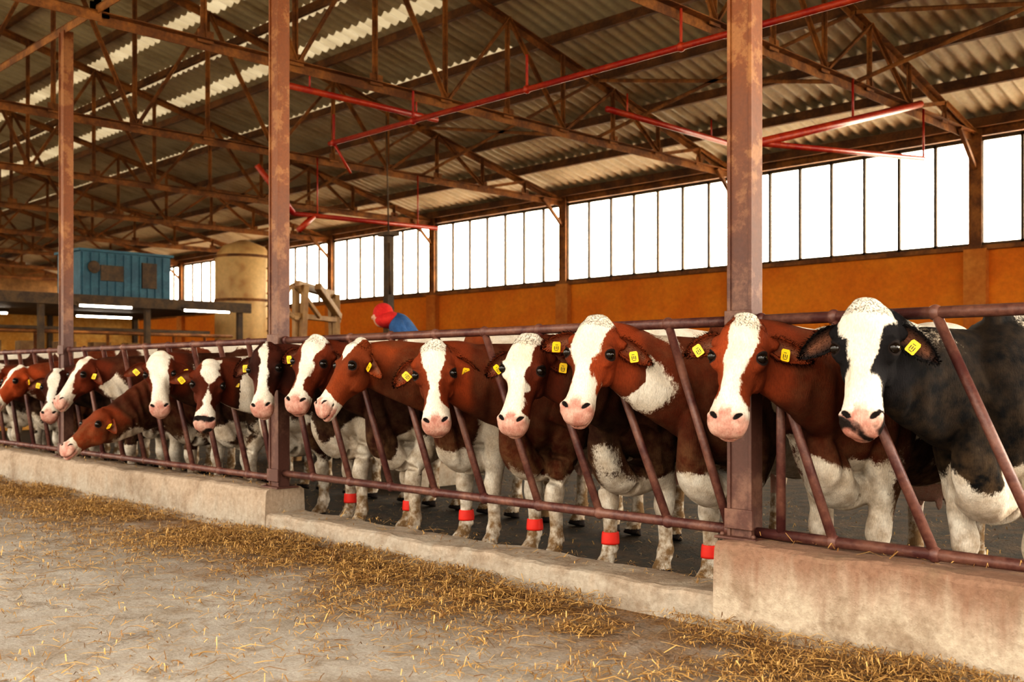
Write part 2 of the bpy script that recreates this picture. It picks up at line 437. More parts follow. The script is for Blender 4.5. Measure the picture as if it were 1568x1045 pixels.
g = G()
g.pipe([(-12.4, 8.6, 4.6), (4, 8.6, 4.6)], .035)
for x in (-12.3,-10.5,-6.2,-8.4,-1.87): g.box((x, 8.6, 4.8), (.015,.03,.42)); g.add(*ellipsoid((x,8.6,4.6),(.05,.05,.05)),0,True)
g.pipe([(-12.3, 8.6, 4.6), (-12.3, 8.9, 4.2)], .02)
g.build('red_overhead_pipe', [M_redp])
for (p0, p1) in (((-10.6,6.7,4.72),(-10.6,9.1,4.72)), ((-8.6,10.3,4.72),(-8.6,13.1,4.72)), ((-14.9,9.6,3.98),(-14.9,12.8,4.05))):
    g = G(); g.pipe([p0, p1], .04)
    for t in (.15,.85):
        q = np.array(p0)*(1-t)+np.array(p1)*t; g.pipe([q, (q[0], q[1], 5.0)], .012)
    if p0[2] < 4.5:
        g.pipe([p0, (p0[0], p0[1]-.7, 4.7)], .05); g.pipe([np.array(p0)+(0,.4,0), (p0[0], p0[1]+.1, 3.7)], .05)
    g.build('red_cross_pipe', [M_redp])
g = G(); g.pipe([(-6.15,9.6,3.72), (-6.15,14.2,5.05)], .05); g.pipe([(-6.15,9.9,3.82), (-6.15,14.3,4.3)], .035); g.pipe([(-6.15,12.2,4.47),(-6.15,12.2,5.0)], .015); g.pipe([(-6.15,14.3,4.3),(-6.15,14.3,5.0)], .015)
g.pipe([(-6.15,9.6,3.72),(-6.15,9.6,5.0)], .015); g.build('red_jib_bracket', [M_redp])

# ------------------------------------------------------------------ straw
def straw(name, n, fn, zf, lmin=.02, lmax=.12):
    V = []; F = []; R = []; k = 0; c = 0
    while c < n:
        x, y, ok = fn()
        if not ok: continue
        c += 1
        L = lmin+(lmax-lmin)*rng.random()**2; a = rng.uniform(0, 6.28); bend = rng.uniform(-.5, .5); w = rng.uniform(.001, .003)
        z0 = zf(x, y) + .003 + abs(rng.normal())*.012; dz = rng.normal()*.014
        p0 = np.array([x, y, z0]); p1 = p0+[math.cos(a)*L/2, math.sin(a)*L/2, abs(dz)]; p2 = p1+[math.cos(a+bend)*L/2, math.sin(a+bend)*L/2, -abs(dz)*.6]
        s = np.array([-math.sin(a)*w, math.cos(a)*w, rng.uniform(-.5,.5)*w])
        V += [p0-s, p0+s, p1-s, p1+s, p2-s*.5, p2+s*.5]; F += [(k,k+1,k+3,k+2),(k+2,k+3,k+5,k+4)]; R += [rng.random()]*6; k += 6
    me = bpy.data.meshes.new(name); me.from_pydata([tuple(v) for v in V], [], F); me.materials.append(M_straw)
    at = me.attributes.new('rnd', 'FLOAT', 'POINT'); at.data.foreach_set('value', R)
    o = bpy.data.objects.new(name, me); scene.collection.objects.link(o); return o
class Field:
    def __init__(s, seed, f1, f2, a, b):
        X, Y = np.meshgrid(np.arange(-32, 2, .04), np.arange(0, 4.6, .04), indexing='ij')
        P = np.column_stack([X.ravel(), Y.ravel(), np.zeros(X.size)])
        s.D = (a*snoise(P, seed, f1)+b*snoise(P, seed+6, f2)).reshape(X.shape)
    def __call__(s, x, y): return s.D[min(max(int((x+32)/.04),0), s.D.shape[0]-1), min(max(int(y/.04),0), s.D.shape[1]-1)]
FA = Field(11, 1.6, 5., .6, .45); FB = Field(12, 1.3, 5., 1, .6)
def f_apron():
    x = rng.uniform(-14, 0) if rng.random() < .8 else rng.uniform(-30, -13)
    r_ = rng.random()
    if r_ < .74:
        y = 4.22 - abs(rng.normal())*.55; ok = FA(x,y)+.55 > rng.random()
    elif r_ < .92:
        y = rng.uniform(.3, 4.2); ok = FB(x,y) > .3*rng.random()-.1
    else:
        y = rng.uniform(.3, 4.2); ok = True
    return x, y, ok
straw('scattered_straw', 72000, f_apron, lambda x, y: max(0, .045*(1-(4.25-y)/.35)) + max(0, FA(x,y))*.02*(y > 2.5), .012, .15)
def f_pen(): return rng.uniform(-14, -1), rng.uniform(4.66, 9), True
straw('pen_straw', 3500, f_pen, lambda x, y: .002)
def f_curb(): return rng.uniform(-14, 1), rng.uniform(4.3, 4.6), rng.random() < .5
straw('curb_straw', 900, f_curb, lambda x, y: .435 if x > -2.88 else (.175 if x > -7 else .355))

# ------------------------------------------------------------------ cows
HEAD = np.array([  # t, halfwidth, front, back, taper of the front face
 (-.03,.050,-.005,.07,.1),(0,.092,-.032,.125,.1),(.05,.118,-.056,.165,.1),(.11,.134,-.068,.19,.08),(.165,.142,-.072,.205,.08),(.21,.138,-.072,.212,.15),(.26,.120,-.072,.20,.3),
 (.31,.102,-.073,.168,.42),(.36,.091,-.073,.135,.45),(.41,.086,-.072,.112,.42),(.455,.090,-.073,.100,.3),(.50,.098,-.077,.094,.2),(.54,.100,-.076,.088,.15),(.572,.092,-.062,.080,.15),(.600,.072,-.036,.066,.1),(.613,.04,-.010,.045,.1)])
EYE = (.129,-.034,.205)
def hairs(V, Nm, At, idx, D, Lh, width, rg, lift=.5):
    k = len(idx); n = Nm[idx]; d = D[idx] + rg.normal(size=(k,3))*.35
    d -= n*np.sum(d*n, axis=1)[:,None]; d /= np.linalg.norm(d, axis=1)[:,None]+1e-6
    sd = np.cross(n, d); off = rg.uniform(-1,1,(k,1))*.006*sd + rg.uniform(-1,1,(k,1))*.006*d
    b = V[idx]+off-n*.001; L = (Lh[idx]*rg.uniform(.6,1.3,k))[:,None]
    tip = b + L*(d*math.sqrt(1-lift*lift)+n*lift); mid = b + L*.5*(d*.6+n*(lift+.15))
    w = width*.5
    vv = np.stack([b-sd*w, b+sd*w, mid+sd*w*.8, mid-sd*w*.8, tip], 1).reshape(-1,3)
    i0 = np.arange(k)*5
    f = [(a,a+1,a+2,a+3) for a in i0.tolist()]+[(a+3,a+2,a+4) for a in i0.tolist()]
    at = {q: np.repeat(A[idx], 5, axis=0) for q, A in At.items()}
    return vv, f, np.repeat(n*.85+d*.0, 5, axis=0), at
def cow(hx, hy, hz, yaw, tilt, gx, bx, style, vox=.012, roll=0., yc=4.70, byaw=0., band=None, tags=True, sc=1.0, hs=.94):
    seed = style.get('seed', 1)
    P = np.array([hx, hy, hz])
    c = -np.array([hx, hy]); ang = math.atan2(c[1], c[0]) - math.radians(yaw)
    d = np.array([math.cos(ang), math.sin(ang), 0]); Z = np.array([0,0,1.]); tl = math.radians(tilt)
    u = -Z*math.cos(tl)+d*math.sin(tl); n = d*math.cos(tl)+Z*math.sin(tl); s = np.cross(Z, d)
    r = math.radians(roll); s, u = s*math.cos(r)+u*math.sin(r), u*math.cos(r)-s*math.sin(r)
    Hm = lambda q: P + hs*(np.outer(np.atleast_2d(q)[:,0], s) - np.outer(np.atleast_2d(q)[:,1], n) + np.outer(np.atleast_2d(q)[:,2], u))
    parts = []
    er = np.random.default_rng(seed+500)
    hwid_s = er.uniform(.94, 1.06); mz = er.uniform(.93, 1.06)
    st = cr(HEAD, 4); rings = []; A = np.linspace(0, 2*np.pi, 40, endpoint=False)
    for t_, w, yf, yb, tp in st:
        cx = np.cos(A); sy = np.sin(A); w = w*(hwid_s if t_ < .4 else mz)
        ym = yf + (yb-yf)*.40
        x = w*np.sign(cx)*np.abs(cx)**.75
        yy = np.where(sy > 0, ym+(yb-ym)*np.abs(sy)**.9, ym-(ym-yf)*np.abs(sy)**.7)
        x = x*np.where(sy > 0, 1-.45*np.abs(sy)**1.3, 1-tp*np.abs(sy)**1.1)
        rings.append(Hm(np.column_stack([x, yy, np.full(40, t_)])))
    parts.append(ringmesh(rings))
    HR = np.array([s, -n, u]).T
    def hell(cn, rr): parts.append(ellipsoid(Hm(cn)[0], np.array(rr)*hs, HR))
    ears = []
    for q in (-1, 1):
        hell((q*.110,-.030,.182), (.037,.036,.032))
        hell((q*.106,-.006,.21), (.041,.050,.052))
        hell((q*.106,-.012,.245), (.026,.032,.026))
        hell((q*.058,-.054,.520), (.040,.028,.034)); hell((q*.062,-.028,.545), (.036,.033,.032))
        hell((q*.078,.085,.245), (.042,.09,.105))
        hell((q*.100,.055,.085), (.045,.042,.040))
        drop = .28+er.uniform(-.16,.32); fwd = er.uniform(-.15,.2)
        B0 = np.array([q*.105,.050,.09]); E = np.array([q*.96,.10-fwd,drop]); E /= np.linalg.norm(E)
        ears.append((q, drop, B0, E))
        L0 = Hm(np.array([B0-E*.04, B0+E*.02, B0+E*.07])); parts.append(tube(L0, [.045,.038,.022],[.045,.038,.018], u, 12, 2))
    hell((0,.005,-.005), (.072,.055,.042)); hell((0,.030,.582), (.058,.046,.042)); hell((0,-.045,.540),(.076,.030,.034)); hell((0,-.045,.10),(.085,.035,.09))
    cb, sb = math.cos(byaw), math.sin(byaw)
    def Bw(x, y, z): return np.array([bx + x*cb - y*sb, yc + x*sb + y*cb, z*sc])
    tr = [(0,1.00,.12,.18),(.07,1.02,.21,.29),(.22,1.08,.275,.38),(.48,1.14,.30,.425),(.8,1.11,.355,.45),(1.12,1.07,.385,.47),(1.42,1.12,.36,.43),(1.62,1.20,.30,.35),(1.80,1.28,.21,.25),(1.88,1.29,.10,.14)]
    parts.append(tube([Bw(0,a,b) for a,b,_,_ in tr], [q[2] for q in tr], [q[3] for q in tr], (cb,sb,0), 28, 4))
    parts.append(ellipsoid(Bw(0,.42,1.49), (.09,.26,.10))); parts.append(ellipsoid(Bw(0,1.5,1.49), (.17,.28,.08)))
    bk_ = er.uniform(-.03, .04)
    parts.append(tube([Bw(0,-.02,1.06),Bw(0,-.03,.90),Bw(0,.02,.74+bk_),Bw(0,.14,.63+bk_),Bw(0,.34,.64+bk_),Bw(0,.6,.72)], [.05,.085,.115,.125,.13,.1],[.08,.10,.11,.10,.11,.1],(1,0,0),20,4,up=(0,-1,.3)))
    lw = style.get('leg', er.uniform(-1, 1)); kn = er.uniform(-.02, .02, 2)
    for q in (-1, 1):
        fy = .30 + q*lw*.10; e_ = kn[0 if q < 0 else 1]
        parts.append(tube([Bw(q*.13,.46,1.44),Bw(q*.20,.36,1.25),Bw(q*.225,.24,1.05),Bw(q*.20,.18,.92)], [.06,.09,.10,.08],[.12,.16,.15,.11],(1,0,0),16,3))
        L = [(q*.17,.36,1.30,.10,.17),(q*.205,.33,1.05,.12,.17),(q*.20,.30,.88,.112,.14),(q*.18,.295,.72,.088,.10),(q*.165-e_*.3,fy,.56,.062,.068),(q*.155+e_*.3,fy-.012,.475,.066,.066),(q*.152+e_*.3,fy-.014,.425,.065,.062),(q*.153,fy,.36,.047,.050),(q*.155,fy+.006,.22,.042,.047),(q*.155,fy+.004,.155,.056,.058),(q*.157,fy-.02,.105,.046,.050),(q*.16+e_*.4,fy-.045,.06,.058,.066),(q*.162+e_*.5,fy-.06,.012,.070,.085)]
        parts.append(tube([Bw(*l[:3]) for l in L], [l[3] for l in L], [l[4] for l in L], (1,0,0), 16, 3))
        L = [(q*.17,1.55,1.32,.13,.22),(q*.20,1.48,1.08,.15,.25),(q*.215,1.40,.88,.12,.19),(q*.205,1.50,.72,.08,.115),(q*.195,1.63,.58,.055,.08),(q*.19,1.66,.52,.055,.07),(q*.188,1.64,.40,.045,.052),(q*.185,1.63,.24,.042,.047),(q*.185,1.63,.16,.055,.056),(q*.185,1.60,.10,.045,.050),(q*.185,1.575,.06,.057,.066),(q*.185,1.56,.012,.068,.082)]
        parts.append(tube([Bw(*l[:3]) for l in L], [l[3] for l in L], [l[4] for l in L], (1,0,0), 16, 3))
        parts.append(ellipsoid(Bw(q*.27,1.40,1.42), (.06,.08,.06)))
    parts.append(ellipsoid(Bw(0,1.38,.66), (.18,.21,.17)))
    for q in (-1,1):
        for w_ in (1.31,1.45): parts.append(ellipsoid(Bw(q*.08,w_,.50), (.02,.02,.05)))
    T = [(0,1.84,1.44,.035),(0,1.93,1.38,.03),(0,1.96,1.15,.025),(0,1.95,.85,.022),(0,1.95,.72,.035),(0,1.95,.55,.035),(0,1.95,.46,.015)]
    parts.append(tube([Bw(*l[:3]) for l in T], [l[3] for l in T], [l[3] for l in T], (1,0,0), 10, 2))
    h0 = Hm((0,.13,.10))[0]; h1 = Hm((0,.06,.15))[0]
    zg = min(1.24, hz*.5+.50) if hz > 1.1 else .98
    gp = np.array([gx, 4.52, zg])
    N0 = [Bw(0,.52,1.15), Bw(0,.24,1.14)*np.array([.7,1,1])+np.array([gx*.3,0,0]), gp, h0*.6+gp*.4+np.array([0,0,.01]), h0, h1]
    parts.append(tube(N0, [.26,.215,.150,.125,.110,.088], [.37,.33,.245,.20,.150,.105], (1,0,0), 24, 4, under=.3))
    g = G()
    for v, f in parts: g.add(v, f)
    o = g.build('tmp', [], recalc=True)
    md = o.modifiers.new('r', 'REMESH'); md.mode = 'VOXEL'; md.voxel_size = vox; md.use_smooth_shade = True
    sm = o.modifiers.new('s', 'SMOOTH'); sm.factor = .5; sm.iterations = 5 if vox < .015 else 3
    dg = bpy.context.evaluated_depsgraph_get(); dg.update()
    me = bpy.data.meshes.new_from_object(o.evaluated_get(dg))
    bpy.data.objects.remove(o)
    nv = len(me.vertices); V = np.empty(nv*3); me.vertices.foreach_get('co', V); V = V.reshape(-1,3)
    NM = np.empty(nv*3); me.vertices.foreach_get('normal', NM); NM = NM.reshape(-1,3)
    F = [tuple(p.vertices) for p in me.polygons]; bpy.data.meshes.remove(me)
    R = V-P; x, y, t = R @ s/hs, -(R @ n)/hs, R @ u/hs
    ax = np.abs(x)
    inhead = (t > -.1) & (t < .72) & (ax < .27) & (y < .24) & (y > -.16)
    soft = sst(.24,.14,y)*sst(-.10,-.02,t)*sst(.27,.2,ax)*(t < .72)*(y > -.2)
    nq = (t-.520) + (ax-.058)*.55
    nos = np.exp(-(((ax-.061)/.021)**2 + (nq/.0135)**2))*(y < -.01)*inhead
    V -= np.outer(nos*.028, n)
    rim = np.exp(-(((ax-.058)/.028)**2 + ((nq+.020)/.012)**2))*(y < -.01)*inhead
    V += np.outer(rim*.005, n)
    ml = y-.008-(t-.56)*.2
    mo = np.exp(-(ml/.008)**2)*sst(.45,.51,t)*inhead
    cen = P + u*.53*hs
    V -= (V-cen)/(np.linalg.norm(V-cen, axis=1)[:,None]+1e-6)*(mo*.013)[:,None]
    phil = np.exp(-(x/.006)**2)*sst(.50,.54,t)*(y < -.03)*inhead
    V -= np.outer(phil*.005, n)
    hollow = np.exp(-(((ax-.082)/.03)**2+((t-.31)/.06)**2))*(y < .06)*inhead
    V -= np.outer(hollow*.010, n); V -= np.outer(np.sign(x)*hollow*.008, s)
    tear = np.exp(-(((ax-.095)/.018)**2+((t-.235)/.03)**2))*(y < .03)*inhead; V -= np.outer(tear*.006, n)
    fh = np.exp(-(((ax)/.05)**2+((t-.17)/.06)**2))*(y < 0)*inhead; V -= np.outer(fh*.008, n)
    ridge = (np.exp(-((ax-.048)/.014)**2))*sst(.24,.30,t)*sst(.47,.40,t)*(y < 0)*inhead; V += np.outer(ridge*.004, n)
    wr = np.sin(t*190+6*ax*10)*np.exp(-((t-.475)/.022)**2)*(y < .0)*inhead; V += np.outer(wr*.0012, n)
    ed = np.minimum(np.linalg.norm(V-Hm((-EYE[0],EYE[1],EYE[2]))[0], axis=1), np.linalg.norm(V-Hm(EYE)[0], axis=1))
    socket = np.exp(-(ed/.022)**2)
    sgn = np.sign(x)
    V -= np.outer(socket*.012*sgn, s); V -= np.outer(socket*.004, n)
    lid = np.exp(-((ed-.034)/.008)**2)*(ax > .09)*inhead
    V += np.outer(lid*.005*sgn, s); V += np.outer(lid*.004*(t < EYE[2]), n)
    curl = soft*sst(.13,.03,t)*sst(.09,.05,y)
    V += np.outer(curl*(.004*snoise(V, seed+3, 22.)+.005*snoise(V, seed+4, 11.)+.002), n-u*.5)
    nb = sst(.45,.2,V[:,1]-yc)*sst(.55,.65,V[:,2])*(1-soft)
    V[:,0] += nb*.008*np.sin(V[:,1]*50+V[:,2]*20+4*snoise(V, seed, 3.))*sst(1.5,1.1,V[:,2])
    V[:,0] += .016*snoise(V, seed+9, 3.)*(1-soft)*sst(.65,.75,V[:,2])
    Bl = V-np.array([bx, yc, 0])
    bz = style.get('blaze', (.07,.04,.04))
    bw = np.interp(t, [-.05,.05,.12,.20,.30,.40,.47,.52,.65], [bz[0],bz[0],bz[0]*.9,bz[1],bz[2],bz[2]*1.2,.10,.16,.2])
    asym = style.get('asym', er.uniform(-.5,.5))*.02
    wfh = (bw-np.abs(x-asym)+.022*snoise(V, seed+21, 8.)+.008*snoise(V, seed+22, 20.))/.05
    wfh = np.where(y > .05, np.minimum(wfh, 0)-.5+1.2*(t > .47), wfh)
    hw = sst(.21,.13,y)*sst(-.12,-.05,t)*inhead
    wl = style.get('wl', .52)
    nz = snoise(Bl, seed+40, style.get('pf', 1.9)); nz2 = snoise(Bl, seed+41, 5.)
    wfb = nz*1.45+nz2*.45 + style.get('bias', -.45) + 1.7*sst(wl+.24,wl-.24,V[:,2]+.16*nz2) - style.get('neck', 1.0)*(sst(.30,.0,Bl[:,1])*sst(.7,.95,V[:,2]))
    wfb += style.get('back', 0)*sst(1.34,1.46,V[:,2])*sst(.15,.4,Bl[:,1])
    wfb += style.get('chest', .4)*np.exp(-(Bl[:,0]/.14)**2)*sst(.35,.05,Bl[:,1])*sst(1.0,.8,V[:,2])
    wfb = np.where(V[:,2] < .50, np.maximum(wfb, .8*sst(.55,.42,V[:,2])+wfb*sst(.42,.55,V[:,2])), wfb)
    wf = hw*wfh+(1-hw)*wfb
    pf = np.where(inhead & (y < .05), (t-.505+.03*(ax < .03)-.25*np.maximum(ax-.07,0))/.05, -1.); pf = np.clip(pf, -1, 1)
    pf = np.maximum(pf, np.where((np.abs(Bl[:,0])<.22)&(np.abs(Bl[:,1]-1.38)<.25)&(V[:,2]<.62)&(V[:,2]>.42), .3, -1))
    df = np.full(nv, -1.); df = np.maximum(df, np.clip(nos*3-1.0, -1, 1)); df = np.maximum(df, np.where(mo > .5, .15, -1))
    df = np.maximum(df, np.where(inhead, np.clip((.034-ed)/.008, -1, .8), -1))
    if style.get('darknose'): df = np.maximum(df, np.where(inhead & (t > .49), .15+.9*snoise(V, seed+5, 16.)+style['darknose'], -1))
    df = np.maximum(df, np.where(V[:,2] < .062, .4, -1))
    grime = .8*sst(.5,.1,V[:,2])+.35*sst(.9,.5,V[:,2])*(Bl[:,1] > .9)+.4*sst(1.0,.6,V[:,2])+.15*(1-soft)
    base = np.array(style.get('col', (.13,.030,.012))); col = np.tile(base, (nv,1))
    tone = (1+.45*snoise(Bl, seed+77, 2.))*(1-.5*sst(1.4,.9,V[:,2])*(1-soft))*(.66+.60*soft)  # random tone, plus body shade painted in: darker low down, head lighter
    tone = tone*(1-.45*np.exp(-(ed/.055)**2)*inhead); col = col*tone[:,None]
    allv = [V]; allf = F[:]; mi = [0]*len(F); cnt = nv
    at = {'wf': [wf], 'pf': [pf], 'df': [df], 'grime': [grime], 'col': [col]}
    HV, HF, HN, HA, hc = [], [], [], {'wf': [], 'pf': [], 'df': [], 'grime': [], 'col': []}, 0
    def addhair(res):
        nonlocal hc
        v, f, nn, a = res; HV.append(v); HN.append(nn); HF.extend([tuple(i+hc for i in q) for q in f]); hc += len(v)
        for k_ in HA: HA[k_].append(a[k_])
    if vox < .012:
        hr = np.random.default_rng(seed+900)
        D = u*.6+s*(np.sign(x)*ax*3)[:,None] + hr.normal(size=(nv,3))*.3
        Lh = .011+.005*curl
        pd = np.where((soft > .3) & (t < .05) & (y < .07))[0]
        addhair(hairs(V, NM, {'wf': wf+.02, 'pf': pf, 'df': df, 'grime': grime*0, 'col': col*1.1}, pd, D, Lh, .0016, hr, .15))
    def addp(v, f, m, colr=(1,1,1), wfv=-1.):
        nonlocal cnt
        v = np.asarray(v); allv.append(v); allf.extend([tuple(i+cnt for i in q) for q in f]); mi.extend([m]*len(f)); cnt += len(v)
        k = len(v); at['wf'].append(np.full(k, wfv)); at['pf'].append(np.full(k, -1.)); at['df'].append(np.full(k, -1.)); at['grime'].append(np.zeros(k))
        cc = np.array(colr, float); at['col'].append(np.tile(cc, (k,1)) if cc.ndim == 1 else cc)
    for q, drop, B0, E in ears:
        ev, ef = ellipsoid(Hm((q*(EYE[0]-.003),EYE[1]+.0,EYE[2]))[0], (.024,.027,.025), HR); addp(ev, ef, 1)
        Wd = np.array([-q*drop,0,.97]); Wd -= (Wd@E)*E; Wd /= np.linalg.norm(Wd); Nf = np.array([0,-1.,0]); Nf -= (Nf@E)*E; Nf /= np.linalg.norm(Nf)
        rt = er.uniform(.15,.6); Nf = Nf*math.cos(rt)+Wd*math.sin(rt); Nf /= np.linalg.norm(Nf); Wd = Wd-(Wd@Nf)*Nf; Wd /= np.linalg.norm(Wd)
        nu, nvv = 18, 11; fr = []; bk = []; cf = []; cbk = []; EL = .24
        for i in range(nu):
            uu = i/(nu-1); hwid = .014+.048*math.sin(math.pi*min(1,uu**.8))**.8*(1-.25*uu)
            if uu > .93: hwid *= max(.15, (1-uu)/.07)**.5
            for j in range(nvv):
                v_ = -1+2*j/(nvv-1); rag = 1+.05*math.sin(uu*40+q)*(abs(v_) > .9)
                pnt = B0+E*uu*EL+Wd*hwid*v_*rag+Nf*(.040*v_*v_*math.sin(math.pi*min(1,uu*.85+.12))-.014)+Wd*.03*uu*uu-Nf*.02*uu*uu
                th = .006*(1-v_*v_)+.002
                if uu < .2: th += .02*(1-uu/.2)*(1-abs(v_)*.5)
                fr.append(pnt); bk.append(pnt-Nf*th)
                inn = max(0, 1-abs(v_)*1.2)*min(1, uu*6)*(1 if uu < .8 else .3)
                cf.append(base*1.1*(1-inn)+np.array([.17,.08,.05])*inn); cbk.append(base*1.2)
        fr = Hm(np.array(fr)); bk = Hm(np.array(bk)); f = []
        o2 = nu*nvv
        for i in range(nu-1):
            for j in range(nvv-1):
                a = i*nvv+j; f.append((a,a+1,a+1+nvv,a+nvv)); f.append((o2+a,o2+a+nvv,o2+a+nvv+1,o2+a+1))
            for j in (0, nvv-1):
                a = i*nvv+j; f.append((a,a+nvv,a+nvv+o2,a+o2) if j == 0 else (a,a+o2,a+nvv+o2,a+nvv))
        for j in range(nvv-1):
            a = (nu-1)*nvv+j; f.append((a,a+1,a+1+o2,a+o2))
        addp(np.vstack([fr,bk]), f, 0, np.array(cf+cbk))
        if vox < .012:
            En = (Hm(E)[0]-P)/hs; Nn = (Hm(Nf)[0]-P)/hs; Wn = (Hm(Wd)[0]-P)/hs
            k = len(fr); jj = np.tile(np.arange(nvv), nu); uu = np.repeat(np.arange(nu), nvv)
            vv_ = -1+2*jj/(nvv-1)
            Dv = En[None]*.9+Wn[None]*vv_[:,None]*.9; nn = np.tile(Nn, (k,1))
            Ai = {'wf': np.full(k,-1.), 'pf': np.full(k,-1.), 'df': np.full(k,-1.), 'grime': np.zeros(k), 'col': np.array(cf)*1.1+.02*np.abs(vv_)[:,None]}
            Lr = np.where(np.abs(vv_) > .7, .016, .012)*np.where(uu < 2, .6, 1)
            rimi = np.where((np.abs(vv_) > .7) | (uu > nu-4))[0]
            addhair(hairs(fr, nn, Ai, np.concatenate([np.arange(k), np.repeat(rimi, 4)]), Dv, Lr, .0015, hr, .25))
        if tags and (q > 0 or er.random() < .75):
            tc = B0+E*(.125+er.uniform(-.02,.02))+Nf*.018+Wd*.026; ra = er.uniform(-.6,.6)
            ex = E*math.cos(ra)+Wd*math.sin(ra); ey = Wd*math.cos(ra)-E*math.sin(ra); k0 = er.uniform(-.4,.4); ex = ex*math.cos(k0)+Nf*math.sin(k0)
            outl = [(-.018,-.030),(.018,-.030),(.024,-.020),(.024,.026),(.019,.031),(-.019,.031),(-.024,.026),(-.024,-.020)]
            tv = [tc+ex*a+ey*b+Nf*k for k in (0,.004) for a,b in outl]
            addp(Hm(np.array(tv)), [tuple(range(7,-1,-1)), tuple(range(8,16))]+[(i,(i+1)%8,(i+1)%8+8,i+8) for i in range(8)], 2)
            for kx,ky,sx,sy in ((-.010,.006,.002,.010),(0,.004,.002,.008),(.010,.006,.002,.010),(0,.020,.010,.0015),(-.002,-.012,.008,.0015)):
                tv = [tc+ex*(kx+a*sx)+ey*(ky+b*sy)+Nf*k for k in (.003,.0048) for a,b in ((-1,-1),(1,-1),(1,1),(-1,1))]
                addp(Hm(np.array(tv)), [(3,2,1,0),(4,5,6,7),(0,1,5,4),(1,2,6,5),(2,3,7,6),(3,0,4,7)], 4)
    if band:
        for q, mm in band:
            fy = .30+q*lw*.10
            rv, rf = tube([Bw(q*.155,fy+.006,.185), Bw(q*.155,fy+.006,.21), Bw(q*.155,fy+.006,.245), Bw(q*.155,fy+.006,.26)], [.056,.056,.053,.050],[.060,.060,.057,.055],(1,0,0),16,2)
            addp(rv, rf, mm)
    def setat(me, at):
        for k in ('wf','pf','df','grime'):
            a = me.attributes.new(k, 'FLOAT', 'POINT'); a.data.foreach_set('value', np.concatenate(at[k]))
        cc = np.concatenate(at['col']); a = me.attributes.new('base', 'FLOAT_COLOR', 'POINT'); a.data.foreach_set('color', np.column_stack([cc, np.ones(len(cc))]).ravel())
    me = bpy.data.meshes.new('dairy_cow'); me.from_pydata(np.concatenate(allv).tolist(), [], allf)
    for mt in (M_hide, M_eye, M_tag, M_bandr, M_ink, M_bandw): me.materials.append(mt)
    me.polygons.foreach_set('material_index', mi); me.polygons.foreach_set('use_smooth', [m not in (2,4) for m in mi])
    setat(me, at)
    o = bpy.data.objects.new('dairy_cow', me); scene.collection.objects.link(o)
    if HV:
        hm = bpy.data.meshes.new('hair_tufts'); hm.from_pydata(np.concatenate(HV).tolist(), [], HF); hm.materials.append(M_hide)
        hm.polygons.foreach_set('use_smooth', [True]*len(HF)); setat(hm, HA)
        nn = np.concatenate(HN); nn /= np.linalg.norm(nn, axis=1)[:,None]
        hm.normals_split_custom_set_from_vertices(nn.tolist())
        ho = bpy.data.objects.new('hair_tufts', hm); scene.collection.objects.link(ho); ho.parent = o
    return o

RED = (.095,.020,.006); RB = (.145,.032,.009); DK = (.06,.014,.006); BLK = (.008,.007,.008)
cow(-2.05,4.20,1.54,  8, 16,-1.98,-1.80, dict(seed=3,col=BLK,blaze=(.11,.085,.07),bias=-.95,darknose=-.45,pf=1.5,wl=.80,leg=.3), .0095, yc=4.74, hs=.95)
cow(-2.66,4.20,1.50, 16, 20,-2.50,-2.52, dict(seed=12,col=RB,blaze=(.08,.06,.05),bias=-.35,back=1.8,wl=.60,pf=2.5), .0095, roll=3, byaw=.04)
cow(-3.57,4.20,1.53, 20, 22,-3.42,-3.27, dict(seed=26,col=RB,blaze=(.115,.09,.06),bias=-.05,back=1.8,wl=.62,pf=2.6,neck=.8,leg=-.5), .0095, roll=4, band=[(-1,3)], yc=4.66, byaw=-.04, hs=.96)
cow(-4.08,4.20,1.45, 22, 17,-3.90,-3.98, dict(seed=33,col=RED,blaze=(.10,.085,.08),bias=-.35,asym=-1.6,leg=.8,back=1.8,pf=2.3), .0095, roll=4, band=[(-1,3)], yc=4.76, hs=.93)
cow(-4.92,4.20,1.43,  8, 14,-4.84,-4.70, dict(seed=47,col=RB,blaze=(.095,.04,.022),bias=-.25,back=1.8,pf=2.4,leg=-.7), .0100, roll=-4, band=[(-1,3)], byaw=.05)
cow(-5.66,4.18,1.46, 64, 30,-5.34,-5.40, dict(seed=52,col=(.17,.040,.010),blaze=(.07,.02,-.03),bias=-.4,back=1,pf=2.2), .0105, band=[(-1,3)], yc=4.74)
cow(-6.30,4.26,1.50, 26, 24,-6.25,-6.12, dict(seed=66,col=RED,blaze=(.075,.045,.04),bias=-.2,leg=-1,back=1.6,pf=2.5), .0115, roll=5, band=[(-1,3)], hs=.95)
cow(-6.89,4.20,1.46, 22, 18,-6.76,-6.84, dict(seed=71,col=DK,blaze=(.035,.03,.04),bias=-.3,back=1.6,pf=2.2), .0115, roll=-4, band=[(-1,3)], hs=.92)
cow(-7.73,4.18,1.34,  2, 16,-7.70,-7.60, dict(seed=83,col=RED,blaze=(.08,.02,.015),bias=-.1,darknose=.3,back=1.4), .013, roll=4)
cow(-8.66,4.20,1.42,  8, 20,-8.66,-8.50, dict(seed=91,col=RED,blaze=(.11,.09,.08),bias=.0,back=1.4), .013, roll=-3)
cow(-9.45,4.05,.90, 55, 48,-9.45,-9.35, dict(seed=99,col=RB,blaze=(-.03,-.03,-.03),bias=-.3,back=1), .014)
cow(-10.2,4.20,1.39, 58, 34,-10.05,-10.1, dict(seed=104,col=RED,blaze=(.06,.04,.05),bias=-.2,back=1.4), .014)
cow(-12.05,4.20,1.32, 60, 34,-12.0,-11.9, dict(seed=114,col=RB,blaze=(.06,.03,.02),bias=0,back=1), .017)
